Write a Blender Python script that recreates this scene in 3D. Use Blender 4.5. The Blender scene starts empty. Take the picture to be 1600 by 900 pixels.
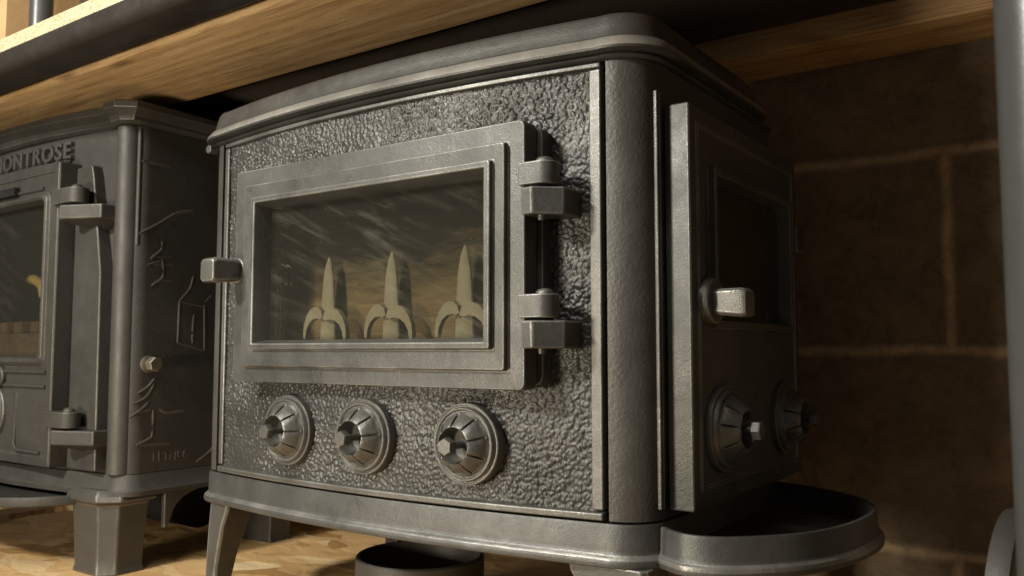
import bpy, bmesh, math, random
import numpy as np
from mathutils import Vector, Matrix
random.seed(7)
rng = np.random.default_rng(11)
sc = bpy.context.scene
col = sc.collection

# ------------------------------------------------------------------ camera
cam_d = bpy.data.cameras.new('camera')
cam = bpy.data.objects.new('camera', cam_d); col.objects.link(cam)
cam_d.sensor_width = 36; cam_d.lens = 1334/1600*36
cam_d.clip_start = .02; cam_d.clip_end = 60
cam.location = (.431, -.767, .172)
cam.rotation_euler = (math.radians(94.2), 0, math.radians(35.2))
cam_d.dof.use_dof = True; cam_d.dof.focus_distance = 1.0; cam_d.dof.aperture_fstop = 7.0
sc.camera = cam

# ------------------------------------------------------------------ world, lamps, exposure
w = bpy.data.worlds.new('World'); sc.world = w; w.use_nodes = True
bg = w.node_tree.nodes['Background']
bg.inputs[0].default_value = (1, .92, .80, 1); bg.inputs[1].default_value = .085
def area(name, loc, target, size, power, colour):
    l = bpy.data.lights.new(name, 'AREA'); l.shape = 'RECTANGLE'
    l.size, l.size_y = size; l.energy = power; l.color = colour
    o = bpy.data.objects.new(name, l); col.objects.link(o)
    o.location = loc
    o.rotation_euler = (Vector(target)-Vector(loc)).to_track_quat('-Z', 'Y').to_euler()
    return o
area('key_lamp', (-.84, -1.58, 1.17), (-.3, 0, .2), (.22, .14), 43, (1, .97, .90))
area('strip_lamp', (-.35, -1.0, 1.75), (-.35, 0, .1), (1.2, .10), 15, (1, .97, .90))  # added unseen light, gives top edges their highlights
area('low_lamp', (-.62, -1.30, .04), (-.80, 0, .35), (.30, .2), 15, (1, .88, .70))
sc.view_settings.view_transform = 'Standard'; sc.view_settings.look = 'None'
sc.view_settings.exposure = 0; sc.view_settings.gamma = 1
sc.render.engine = 'CYCLES'

# ------------------------------------------------------------------ materials
def newmat(name):
    m = bpy.data.materials.new(name); m.use_nodes = True
    nt = m.node_tree
    return m, nt, nt.nodes['Principled BSDF']
def N(nt, t, **kw):
    n = nt.nodes.new(t)
    for k, v in kw.items():
        if k.startswith('i_'): n.inputs[int(k[2:]) if k[2:].isdigit() else k[2:].replace('_', ' ')].default_value = v
        else: setattr(n, k, v)
    return n
def ramp(nt, src, stops):
    r = nt.nodes.new('ShaderNodeValToRGB')
    cr = r.color_ramp
    while len(cr.elements) < len(stops): cr.elements.new(.5)
    for e, (p, c) in zip(cr.elements, stops):
        e.position = p; e.color = c if len(c) == 4 else (*c, 1)
    nt.links.new(src, r.inputs[0]); return r
def coords(nt, scale=(1, 1, 1), loc=(0, 0, 0)):
    tc = nt.nodes.new('ShaderNodeTexCoord'); mp = nt.nodes.new('ShaderNodeMapping')
    mp.inputs['Scale'].default_value = scale; mp.inputs['Location'].default_value = loc
    nt.links.new(tc.outputs['Object'], mp.inputs[0]); return mp.outputs[0]
def noise(nt, vec, scale, detail=4, rough=.55, dist=0):
    n = nt.nodes.new('ShaderNodeTexNoise')
    n.inputs['Scale'].default_value = scale; n.inputs['Detail'].default_value = detail
    n.inputs['Roughness'].default_value = rough; n.inputs['Distortion'].default_value = dist
    nt.links.new(vec, n.inputs['Vector']); return n.outputs[0]
def bump(nt, bs, h, dist, strength=1, prev=None):
    b = nt.nodes.new('ShaderNodeBump'); b.inputs['Distance'].default_value = dist
    b.inputs['Strength'].default_value = strength
    nt.links.new(h, b.inputs['Height'])
    if prev: nt.links.new(prev.outputs[0], b.inputs['Normal'])
    nt.links.new(b.outputs[0], bs.inputs['Normal']); return b
def iron(name,  c0, c1, metal=.5, r0=.38, r1=.6, peel=.0004, peel_scale=620, big=.0008, rust=0):
    m, nt, bs = newmat(name); v = coords(nt)
    n1 = noise(nt, v, 9, 5, .6, .3)
    r = ramp(nt, n1, [(.3, c0), (.7, c1)])
    out = r.outputs[0]
    if rust:
        n4 = noise(nt, v, 16, 6, .7)
        rr = ramp(nt, n4, [(.62, (0, 0, 0)), (.8, (rust, rust, rust))])
        mx = nt.nodes.new('ShaderNodeMix'); mx.data_type = 'RGBA'
        nt.links.new(rr.outputs[0], mx.inputs[0]); nt.links.new(out, mx.inputs[6])
        mx.inputs[7].default_value = (.10, .065, .045, 1); out = mx.outputs[2]
    nt.links.new(out, bs.inputs['Base Color'])
    n2 = noise(nt, v, 30, 6, .65)
    rr = nt.nodes.new('ShaderNodeMapRange'); rr.inputs[1].default_value = .3; rr.inputs[2].default_value = .7
    rr.inputs[3].default_value = r0; rr.inputs[4].default_value = r1
    nt.links.new(n2, rr.inputs[0]); nt.links.new(rr.outputs[0], bs.inputs['Roughness'])
    bs.inputs['Metallic'].default_value = metal
    n3 = noise(nt, v, peel_scale, 3, .6, .4)
    b1 = bump(nt, bs, n3, peel, 1)
    n5 = noise(nt, v, 38, 4, .6)
    bump(nt, bs, n5, big, 1, b1)
    return m
M = {}
M['iron'] = iron('graphite_cast_iron', (.066, .065, .059), (.108, .106, .097), .5, .34, .56)
M['rim'] = iron('rubbed_rim_cast_iron', (.17, .167, .150), (.44, .43, .385), .35, .30, .5, .0005, 300, .0010)  # paler tone paints the bright highlight along the lid rim
M['worn'] = iron('edge_worn_cast_iron', (.070, .068, .062), (.30, .292, .262), .45, .26, .48, .0004, 300, .0008)  # worn bevel edges; also painted highlights on base and lip beads
M['wornleft'] = iron('edge_worn_matt_iron', (.06, .056, .048), (.15, .14, .12), .5, .34, .55, .0004, 300, .0006)
M['peel'] = iron('orange_peel_cast_iron', (.075, .071, .063), (.115, .109, .098), .5, .40, .60, .0006, 260, .0006, .3)
M['pebble'] = iron('pebbled_cast_iron', (.050, .049, .045), (.088, .086, .078), .48, .36, .52, .0003, 500, .0003)
M['polish'] = iron('burnished_cast_iron', (.105, .102, .092), (.20, .194, .174), .5, .32, .50, .0004, 300, .0012)
M['trim'] = iron('worn_edge_cast_iron', (.095, .093, .084), (.155, .150, .135), .55, .34, .52, .0004, 500, .0008)
M['left'] = iron('matt_black_cast_iron', (.039, .036, .031), (.060, .056, .048), .3, .48, .68, .0006, 420, .0004)
M['leftpil'] = iron('matt_rough_cast_iron', (.055, .051, .044), (.075, .070, .061), .35, .46, .64, .0003, 420, .0006, .6)
M['relief'] = iron('rubbed_relief_iron', (.085, .080, .069), (.13, .122, .105), .35, .42, .6, .0003, 420)
M['steel'] = iron('black_painted_steel', (.02, .017, .014), (.035, .03, .024), .1, .25, .5, .0003, 120, .0004)
M['dark'] = iron('sooty_iron', (.012, .012, .011), (.02, .019, .017), 0, .7, .95, .0006, 200)
M['dark'].node_tree.nodes['Principled BSDF'].inputs['Specular IOR Level'].default_value = .15
M['grey'] = iron('grey_powder_coated_steel', (.065, .066, .064), (.085, .085, .081), .3, .3, .42, .0001, 300, .0001)
M['zinc'] = iron('dull_zinc_bolt', (.22, .19, .14), (.32, .28, .22), .7, .3, .5, .0003, 300, .0002, .7)

def wood(name, c0, c1, c2, scale=1.0, rough=.6):
    m, nt, bs = newmat(name)
    v = coords(nt, (1.1*scale, 9*scale, 9*scale))
    n1 = noise(nt, v, 2.2, 6, .6, 1.2)
    wv = nt.nodes.new('ShaderNodeTexWave'); wv.bands_direction = 'Y'
    wv.inputs['Scale'].default_value = 1.5; wv.inputs['Distortion'].default_value = 5.5
    wv.inputs['Detail'].default_value = 4; wv.inputs['Detail Scale'].default_value = 1.1
    nt.links.new(v, wv.inputs['Vector'])
    mx = nt.nodes.new('ShaderNodeMath'); mx.operation = 'MULTIPLY_ADD'
    nt.links.new(wv.outputs['Fac'], mx.inputs[0]); mx.inputs[1].default_value = .16
    ad = nt.nodes.new('ShaderNodeMath'); ad.operation = 'MULTIPLY'; ad.inputs[1].default_value = .85
    nt.links.new(n1, ad.inputs[0]); nt.links.new(ad.outputs[0], mx.inputs[2])
    r = ramp(nt, mx.outputs[0], [(.18, c0), (.45, c1), (.75, c2)])
    # knots: sparse dark dashes
    v2 = coords(nt, (4, 16, 16), (.3, .1, 0))
    vo = nt.nodes.new('ShaderNodeTexVoronoi'); vo.inputs['Scale'].default_value = 1.0
    nt.links.new(v2, vo.inputs['Vector'])
    kr = ramp(nt, vo.outputs['Distance'], [(.05, (1, 1, 1)), (.16, (0, 0, 0))])
    mm = nt.nodes.new('ShaderNodeMix'); mm.data_type = 'RGBA'
    kf = nt.nodes.new('ShaderNodeMath'); kf.operation = 'MULTIPLY'; kf.inputs[1].default_value = .6
    nt.links.new(kr.outputs[0], kf.inputs[0]); nt.links.new(kf.outputs[0], mm.inputs[0])
    nt.links.new(r.outputs[0], mm.inputs[6]); mm.inputs[7].default_value = (.07, .035, .015, 1)
    st = ramp(nt, noise(nt, coords(nt, (2.6, 7, 7), (1.3, .4, 0)), 1.3, 5, .6, .9), [(.52, (1, 1, 1)), (.66, (.74, .66, .58)), (.76, (.45, .36, .28))])
    sm = nt.nodes.new('ShaderNodeMix'); sm.data_type = 'RGBA'; sm.blend_type = 'MULTIPLY'; sm.inputs[0].default_value = 1
    nt.links.new(mm.outputs[2], sm.inputs[6]); nt.links.new(st.outputs[0], sm.inputs[7])
    fb = ramp(nt, noise(nt, coords(nt, (5, 150, 150)), 1.6, 5, .7, .3), [(.36, (.66, .58, .50)), (.5, (1, 1, 1)), (.7, (1.12, 1.10, 1.05))])
    s2 = nt.nodes.new('ShaderNodeMix'); s2.data_type = 'RGBA'; s2.blend_type = 'MULTIPLY'; s2.inputs[0].default_value = 1
    nt.links.new(sm.outputs[2], s2.inputs[6]); nt.links.new(fb.outputs[0], s2.inputs[7])
    nt.links.new(s2.outputs[2], bs.inputs['Base Color'])
    bs.inputs['Roughness'].default_value = rough
    n3 = noise(nt, coords(nt, (14, 160, 160)), 3, 3, .6)
    bump(nt, bs, n3, .0006)
    return m
M['timber'] = wood('pine_timber', (.28, .17, .068), (.44, .285, .13), (.56, .385, .195))
M['timber2'] = wood('pine_batten', (.34, .20, .08), (.46, .29, .13), (.54, .36, .17), 1.4)

def osb():
    m, nt, bs = newmat('strand_board')
    v = coords(nt, (1, 1, 1))
    n0 = N(nt, 'ShaderNodeTexNoise'); n0.inputs['Scale'].default_value = 9; nt.links.new(v, n0.inputs['Vector'])
    ds = nt.nodes.new('ShaderNodeVectorMath'); ds.operation = 'MULTIPLY_ADD'
    nt.links.new(n0.outputs['Color'], ds.inputs[0]); ds.inputs[1].default_value = (.09, .09, .09); nt.links.new(v, ds.inputs[2])
    cols = []; hs = []
    prev = None
    for i, (sx, sy, rot, sd) in enumerate([(8, 24, .5, 0), (20, 9, -.25, 3), (10, 28, 1.2, 7)]):
        mp = nt.nodes.new('ShaderNodeMapping'); mp.inputs['Rotation'].default_value = (0, 0, rot)
        mp.inputs['Scale'].default_value = (sx, sy, 1); mp.inputs['Location'].default_value = (sd, sd*.7, 0)
        nt.links.new(ds.outputs[0], mp.inputs[0])
        vo = nt.nodes.new('ShaderNodeTexVoronoi'); vo.inputs['Scale'].default_value = 1
        nt.links.new(mp.outputs[0], vo.inputs['Vector'])
        sp = nt.nodes.new('ShaderNodeSeparateColor'); nt.links.new(vo.outputs['Color'], sp.inputs[0])
        cols.append(sp)
    mx = nt.nodes.new('ShaderNodeMix'); mx.data_type = 'FLOAT'
    g = nt.nodes.new('ShaderNodeMath'); g.operation = 'GREATER_THAN'; g.inputs[1].default_value = .55
    nt.links.new(cols[0].outputs[1], g.inputs[0]); nt.links.new(g.outputs[0], mx.inputs[0])
    nt.links.new(cols[0].outputs[0], mx.inputs[2]); nt.links.new(cols[1].outputs[0], mx.inputs[3])
    mx2 = nt.nodes.new('ShaderNodeMix'); mx2.data_type = 'FLOAT'
    g2 = nt.nodes.new('ShaderNodeMath'); g2.operation = 'GREATER_THAN'; g2.inputs[1].default_value = .6
    nt.links.new(cols[2].outputs[1], g2.inputs[0]); nt.links.new(g2.outputs[0], mx2.inputs[0])
    nt.links.new(mx.outputs[0], mx2.inputs[2]); nt.links.new(cols[2].outputs[0], mx2.inputs[3])
    r = ramp(nt, mx2.outputs[0], [(0, (.36, .20, .07)), (.22, (.58, .36, .15)), (.6, (.68, .45, .21)), (.85, (.60, .38, .16)), (1, (.80, .60, .34))])
    nt.links.new(r.outputs[0], bs.inputs['Base Color']); bs.inputs['Roughness'].default_value = .38
    b1 = bump(nt, bs, mx2.outputs[0], .0045)
    bump(nt, bs, noise(nt, v, 15, 4, .5, .7), .006, 1, b1)
    return m
M['osb'] = osb()

def chip():
    m, nt, bs = newmat('chipboard')
    v = coords(nt)
    n = noise(nt, v, 260, 5, .7)
    r = ramp(nt, n, [(.34, (.20, .13, .06)), (.45, (.46, .37, .22)), (.62, (.56, .48, .31))])
    nt.links.new(r.outputs[0], bs.inputs['Base Color']); bs.inputs['Roughness'].default_value = .8
    bump(nt, bs, n, .0015); return m
M['chip'] = chip()
def plain(name, c, rough=.7, bs_=.001, sc_=60, vary=.25, metal=0):
    m, nt, bs = newmat(name); v = coords(nt)
    n = noise(nt, v, sc_*.25, 5, .65)
    lo = tuple(x*(1-vary) for x in c); hi = tuple(min(1, x*(1+vary)) for x in c)
    nt.links.new(ramp(nt, n, [(.3, lo), (.7, hi)]).outputs[0], bs.inputs['Base Color'])
    bs.inputs['Roughness'].default_value = rough; bs.inputs['Metallic'].default_value = metal
    bump(nt, bs, noise(nt, v, sc_, 5, .6), bs_); return m
M['brown'] = plain('dark_stained_board', (.035, .022, .012), .9, .0006, 60, .3)
M['card'] = plain('brown_cardboard', (.50, .32, .15), .8, .0003, 90, .12)
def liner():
    m, nt, bs = newmat('sooted_firebox_liner'); v = coords(nt)  # liner colour carries a painted reflection, dark above and brown below
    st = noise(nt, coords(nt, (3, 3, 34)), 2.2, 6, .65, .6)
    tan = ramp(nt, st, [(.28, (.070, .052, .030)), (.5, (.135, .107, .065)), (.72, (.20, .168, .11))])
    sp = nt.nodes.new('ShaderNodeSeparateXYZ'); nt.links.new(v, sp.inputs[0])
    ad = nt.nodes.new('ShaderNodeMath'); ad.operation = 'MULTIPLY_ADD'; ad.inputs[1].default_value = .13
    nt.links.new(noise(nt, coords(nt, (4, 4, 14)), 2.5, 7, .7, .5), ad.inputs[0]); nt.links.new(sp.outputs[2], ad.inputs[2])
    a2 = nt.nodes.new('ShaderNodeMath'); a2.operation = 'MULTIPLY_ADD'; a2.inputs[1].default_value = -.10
    nt.links.new(sp.outputs[0], a2.inputs[0]); nt.links.new(ad.outputs[0], a2.inputs[2])   # painted glass reflection: dark upper part over brown, ragged edge
    refl_dark = ramp(nt, a2.outputs[0], [(.335, (0, 0, 0)), (.395, (1, 1, 1))])
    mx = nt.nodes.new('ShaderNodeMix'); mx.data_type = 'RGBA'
    nt.links.new(refl_dark.outputs[0], mx.inputs[0]); nt.links.new(tan.outputs[0], mx.inputs[6]); mx.inputs[7].default_value = (.008, .008, .0065, 1)
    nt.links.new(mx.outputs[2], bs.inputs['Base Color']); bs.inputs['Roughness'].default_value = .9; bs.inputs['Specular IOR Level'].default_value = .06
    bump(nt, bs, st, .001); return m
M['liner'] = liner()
M['grate'] = plain('ash_coated_iron', (.185, .175, .145), .75, .0006, 160, .15)
M['logs'] = plain('brown_firebox_grate', (.16, .10, .065), .8, .003, 60, .5)
M['yellow'] = plain('yellow_firebox_casting', (.75, .55, .22), .6, .001, 80, .15)

def blocks():
    m, nt, bs = newmat('concrete_block_masonry')
    tc = nt.nodes.new('ShaderNodeTexCoord'); sp = nt.nodes.new('ShaderNodeSeparateXYZ')
    nt.links.new(tc.outputs['Object'], sp.inputs[0])
    cb = nt.nodes.new('ShaderNodeCombineXYZ')
    nt.links.new(sp.outputs[0], cb.inputs[0]); nt.links.new(sp.outputs[2], cb.inputs[1])
    wob = N(nt, 'ShaderNodeTexNoise'); wob.inputs['Scale'].default_value = 14; wob.inputs['Detail'].default_value = 4
    nt.links.new(cb.outputs[0], wob.inputs['Vector'])
    va = nt.nodes.new('ShaderNodeVectorMath'); va.operation = 'MULTIPLY_ADD'
    nt.links.new(wob.outputs['Color'], va.inputs[0]); va.inputs[1].default_value = (.012, .012, 0)
    nt.links.new(cb.outputs[0], va.inputs[2])
    mp = nt.nodes.new('ShaderNodeMapping'); nt.links.new(va.outputs[0], mp.inputs[0])
    mp.inputs['Location'].default_value = (BX, BZ, 0)
    bt = nt.nodes.new('ShaderNodeTexBrick'); nt.links.new(mp.outputs[0], bt.inputs['Vector'])
    bt.offset = .5; bt.inputs['Scale'].default_value = 1
    bt.inputs['Brick Width'].default_value = .57; bt.inputs['Row Height'].default_value = .2803
    bt.inputs['Mortar Size'].default_value = .0135; bt.inputs['Mortar Smooth'].default_value = .9
    bt.inputs['Color1'].default_value = (.25, .185, .120, 1); bt.inputs['Color2'].default_value = (.30, .225, .145, 1)
    bt.inputs['Mortar'].default_value = (.62, .47, .31, 1)
    n = noise(nt, tc.outputs['Object'], 26, 12, .78, .4)
    mx = nt.nodes.new('ShaderNodeMix'); mx.data_type = 'RGBA'; mx.blend_type = 'MULTIPLY'; mx.inputs[0].default_value = 1
    nt.links.new(bt.outputs['Color'], mx.inputs[6])
    nt.links.new(ramp(nt, n, [(.34, (.62, .62, .62)), (.5, (.98, .98, .98)), (.68, (1.35, 1.35, 1.35))]).outputs[0], mx.inputs[7])
    nt.links.new(mx.outputs[2], bs.inputs['Base Color']); bs.inputs['Roughness'].default_value = .95
    b1 = bump(nt, bs, bt.outputs['Fac'], .006)
    b2 = bump(nt, bs, n, .012, 1, b1)
    return m
BX, BZ = -.252+.57*4.5, -.179+.2803*4+.0
M['blocks'] = blocks()

def glass(name, dirt=.5, tint=(.75, .74, .66)):
    m = bpy.data.materials.new(name); m.use_nodes = True; nt = m.node_tree
    for n in list(nt.nodes): nt.nodes.remove(n)
    out = nt.nodes.new('ShaderNodeOutputMaterial')
    tr = nt.nodes.new('ShaderNodeBsdfTransparent'); tr.inputs[0].default_value = (*tint, 1)
    gl = nt.nodes.new('ShaderNodeBsdfGlossy'); gl.inputs['Roughness'].default_value = .03
    lw = nt.nodes.new('ShaderNodeLayerWeight'); lw.inputs['Blend'].default_value = .5
    pw = nt.nodes.new('ShaderNodeMath'); pw.operation = 'POWER'; pw.inputs[1].default_value = 5
    nt.links.new(lw.outputs['Facing'], pw.inputs[0])
    fr = nt.nodes.new('ShaderNodeMath'); fr.operation = 'MULTIPLY_ADD'; fr.inputs[1].default_value = .95; fr.inputs[2].default_value = .085
    nt.links.new(pw.outputs[0], fr.inputs[0])
    mx = nt.nodes.new('ShaderNodeMixShader')
    nt.links.new(fr.outputs[0], mx.inputs[0]); nt.links.new(tr.outputs[0], mx.inputs[1]); nt.links.new(gl.outputs[0], mx.inputs[2])
    df = nt.nodes.new('ShaderNodeBsdfDiffuse'); df.inputs[0].default_value = (.55, .52, .42, 1)
    # wiped smears: long sloping streaks, plus specks
    tc = nt.nodes.new('ShaderNodeTexCoord'); mp = nt.nodes.new('ShaderNodeMapping'); ro = nt.nodes.new('ShaderNodeMapping')
    ro.inputs['Rotation'].default_value = (0, math.radians(-24), 0); mp.inputs['Scale'].default_value = (3.0, 1, 20)
    wn = N(nt, 'ShaderNodeTexNoise'); wn.inputs['Scale'].default_value = 3.5
    nt.links.new(tc.outputs['Object'], wn.inputs['Vector'])
    va = nt.nodes.new('ShaderNodeVectorMath'); va.operation = 'MULTIPLY_ADD'
    nt.links.new(wn.outputs['Color'], va.inputs[0]); va.inputs[1].default_value = (.035, .0, .035)
    nt.links.new(tc.outputs['Object'], va.inputs[2]); nt.links.new(va.outputs[0], ro.inputs[0]); nt.links.new(ro.outputs[0], mp.inputs[0])
    s = noise(nt, mp.outputs[0], 2.6, 7, .68, .5)
    sr = ramp(nt, s, [(.50, (0, 0, 0)), (.80, (1, 1, 1))])
    p = noise(nt, tc.outputs['Object'], 7, 3, .5)
    pr_ = ramp(nt, p, [(.40, (.10, .10, .10)), (.62, (1, 1, 1))])
    mu = nt.nodes.new('ShaderNodeMath'); mu.operation = 'MULTIPLY'
    nt.links.new(sr.outputs[0], mu.inputs[0]); nt.links.new(pr_.outputs[0], mu.inputs[1])
    k = noise(nt, tc.outputs['Object'], 330, 2, .5)
    kr = ramp(nt, k, [(.70, (0, 0, 0)), (.76, (1, 1, 1))])
    k2 = noise(nt, tc.outputs['Object'], 12, 3, .6)
    kr2 = ramp(nt, k2, [(.5, (0, 0, 0)), (.62, (1, 1, 1))])
    mk = nt.nodes.new('ShaderNodeMath'); mk.operation = 'MULTIPLY'
    nt.links.new(kr.outputs[0], mk.inputs[0]); nt.links.new(kr2.outputs[0], mk.inputs[1])
    mxx = nt.nodes.new('ShaderNodeMath'); mxx.operation = 'MAXIMUM'
    nt.links.new(mu.outputs[0], mxx.inputs[0]); nt.links.new(mk.outputs[0], mxx.inputs[1])
    sc2 = nt.nodes.new('ShaderNodeMath'); sc2.operation = 'MULTIPLY_ADD'
    sc2.inputs[1].default_value = dirt; sc2.inputs[2].default_value = .012
    nt.links.new(mxx.outputs[0], sc2.inputs[0])
    m2 = nt.nodes.new('ShaderNodeMixShader')
    nt.links.new(sc2.outputs[0], m2.inputs[0]); nt.links.new(mx.outputs[0], m2.inputs[1]); nt.links.new(df.outputs[0], m2.inputs[2])
    nt.links.new(m2.outputs[0], out.inputs[0])
    return m
M['glass'] = glass('smeared_stove_glass', .075, (.92, .90, .82))
M['glass2'] = glass('dull_stove_glass', .03)

# ------------------------------------------------------------------ mesh helpers
def link(name, me, mat, parent=None, smooth=40, bevel=0, seg=2):
    if isinstance(me, bmesh.types.BMesh):
        bmesh.ops.recalc_face_normals(me, faces=me.faces[:])
        m = bpy.data.meshes.new(name); me.to_mesh(m); me.free(); me = m
    o = bpy.data.objects.new(name, me); col.objects.link(o)
    if mat is not None: me.materials.clear(); me.materials.append(mat)
    if smooth:
        for p in me.polygons: p.use_smooth = True
        if not bevel: me.set_sharp_from_angle(angle=math.radians(smooth))
    if bevel:
        b = o.modifiers.new('bevel', 'BEVEL'); b.width = bevel; b.segments = seg
        b.limit_method = 'ANGLE'; b.angle_limit = math.radians(32)
        b.harden_normals = True
        if mat in (M['iron'], M['trim']): me.materials.append(M['worn']); b.material = 1
        if mat in (M['left'], M['leftpil']): me.materials.append(M['wornleft']); b.material = 1
        for p in me.polygons: p.use_smooth = True
    if parent: o.parent = parent
    return o
def thing(name, label, cat, loc=(0, 0, 0), group=None):
    o = bpy.data.objects.new(name, None); col.objects.link(o); o.location = loc
    o.empty_display_size = .05
    tag(o, label, cat, group); return o
def highlight_band(o, zlo, zhi, mat):
    """rubbed band on an outside moulding between two heights"""
    o.data.materials.append(mat)
    for p in o.data.polygons:
        if zlo < p.center.z < zhi and abs(p.normal.z) < .97: p.material_index = 1
def tag(o, label, cat, group=None):
    o['label'] = label; o['category'] = cat
    if group: o['group'] = group
    return o
def rings(rs, cap0=True, cap1=True, close=True, bm=None):
    """loft a list of rings of 3-D points"""
    bm = bm or bmesh.new()
    vs = [[bm.verts.new(p) for p in r] for r in rs]
    n = len(rs[0])
    for a, b in zip(vs, vs[1:]):
        for i in range(n if close else n-1):
            j = (i+1) % n
            bm.faces.new((a[i], a[j], b[j], b[i]))
    if cap0: bm.faces.new(list(reversed(vs[0])))
    if cap1: bm.faces.new(vs[-1])
    return bm
def box(bm, x0, x1, y0, y1, z0, z1):
    return rings([[(x0, y0, z), (x1, y0, z), (x1, y1, z), (x0, y1, z)] for z in (z0, z1)], bm=bm)
def prism(pts, axis, a, b, bm=None):
    """extrude a 2-D outline along an axis; the outline is given in the two other axes in order"""
    def P(u, v, t):
        return {'x': (t, u, v), 'y': (u, t, v), 'z': (u, v, t)}[axis]
    return rings([[P(u, v, a) for u, v in pts], [P(u, v, b) for u, v in pts]], bm=bm)
def rrect(x0, x1, z0, z1, r, n=5):
    if r <= 0: r = 1e-5
    out = []
    for cx, cz, a0 in ((x1-r, z1-r, 0), (x0+r, z1-r, 90), (x0+r, z0+r, 180), (x1-r, z0+r, 270)):
        for k in range(n):
            a = math.radians(a0+90*k/(n-1)); out.append((cx+r*math.cos(a), cz+r*math.sin(a)))
    return out
def framerings(levels, plane='y', bm=None, closed=True):
    """concentric rounded rectangles, each (x0,x1,z0,z1,r,depth): a moulded frame; last joins first"""
    rs = []
    for x0, x1, z0, z1, r, d in levels:
        rs.append([(u, d, v) if plane == 'y' else (d, u, v) for u, v in rrect(x0, x1, z0, z1, r)])
    if closed: rs.append(rs[0])
    bm = bmesh.new() if bm is None else bm
    vs = [[bm.verts.new(p) for p in r] for r in (rs[:-1] if closed else rs)]
    if closed: vs.append(vs[0])
    n = len(rs[0])
    for a, b in zip(vs, vs[1:]):
        for i in range(n):
            j = (i+1) % n; bm.faces.new((a[i], a[j], b[j], b[i]))
    return bm
def lathe(prof, n=40, bm=None, cap=True):
    rs = [[(r*math.cos(2*math.pi*i/n), r*math.sin(2*math.pi*i/n), z) for i in range(n)] for r, z in prof]
    return rings(rs, cap, cap, bm=bm)
def tube(pts, r, n=8, bm=None, flat=1.0, squash=None):
    """a round bar along a 3-D path; r is a number or a list"""
    pts = [Vector(p) for p in pts]; rs = []
    up = Vector((0, 0, 1))
    for i, p in enumerate(pts):
        d = (pts[min(i+1, len(pts)-1)]-pts[max(i-1, 0)]).normalized()
        a = d.cross(up)
        if a.length < 1e-3: a = d.cross(Vector((0, 1, 0)))
        a.normalize(); b = a.cross(d)
        rr = r[i] if isinstance(r, (list, tuple)) else r
        ring = []
        for k in range(n):
            q = a*math.cos(2*math.pi*k/n)*rr + b*math.sin(2*math.pi*k/n)*rr
            if squash is not None: q = Vector((q.x*squash[0], q.y*squash[1], q.z*squash[2]))
            ring.append(tuple(p+q))
        rs.append(ring)
    return rings(rs, bm=bm)

# outline of a bow-fronted stove, counter-clockwise from the front left
def outline(off, xl, xr, b, r, cr, yb, rb, nf=36):
    """front bow between xl and xr, corner pillars of radius r offset cr beyond the panel ends"""
    pts = []
    def arc(cx, cy, rad, a0, a1, n):
        for k in range(n):
            a = math.radians(a0+(a1-a0)*k/(n-1))
            pts.append((cx+rad*math.cos(a), cy+rad*math.sin(a), math.cos(a), math.sin(a)))
    xc, hw = (xl+xr)/2, (xr-xl)/2
    for i in range(nf+1):
        u = -1+2*i/nf; x = xc+u*hw
        s = 2*b*u/hw; l = math.hypot(s, 1)
        pts.append((x, -b*(1-u*u), s/l, -1/l))
    arc(xr+cr, r, r, -85, 0, 10)
    X = xr+cr+r
    arc(X-rb, yb-rb, rb, 0, 90, 8)
    XL = xl-cr-r
    arc(XL+rb, yb-rb, rb, 90, 180, 8)
    arc(xl-cr, r, r, 180, 265, 10)
    return [(x+nx*off, y+ny*off) for x, y, nx, ny in pts]
def loft_outline(levels, cap0=True, cap1=True, **kw):
    return rings([[(x, y, z) for x, y in outline(off, **kw)] for off, z in levels], cap0, cap1)

# ------------------------------------------------------------------ setting: wall, shelf board, boards under it
WALLY = .555
bm = bmesh.new(); box(bm, -4.5, 2.2, WALLY, WALLY+.2, -.9, 2.6)
wall = link('block_wall', bm, M['blocks'], smooth=0)
tag(wall, 'dim brown concrete block wall with thick mortar joints behind the stoves', 'wall')

FLZ = -.185
shelf = thing('rack_shelf', 'strand board shelf that the stoves and the iron ring stand on', 'shelf', (-.5, .2, FLZ-.02))
bm = bmesh.new()
edge = []
ys = np.linspace(-.28, WALLY-.004, 60)
for y in ys: edge.append((-1.498+.006*math.sin(y*61)+.005*math.sin(y*23+1)+rng.uniform(-.003, .003), y))
pts = edge+[(1.3, WALLY-.004), (1.3, -.28)]
prism([(x+.5, y-.2) for x, y in pts], 'z', 0, .02, bm)
link('strand_board_panel', bm, M['osb'], shelf, smooth=0)
bm = bmesh.new()
e1 = [(-1.568+.005*math.sin(y*44)+rng.uniform(-.003, .003), y) for y in ys]
e0 = [(-2.9, ys[-1]), (-2.9, ys[0])]
prism([(x+.5, y-.2) for x, y in e1+e0], 'z', 0, .02, bm)
link('strand_board_panel', bm, M['osb'], shelf, smooth=0)
bm = bmesh.new(); box(bm, -2.4, 1.8, -.46, -.40, -.07, -.008)
link('shelf_beam', bm, M['steel'], shelf, bevel=.006)

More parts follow.
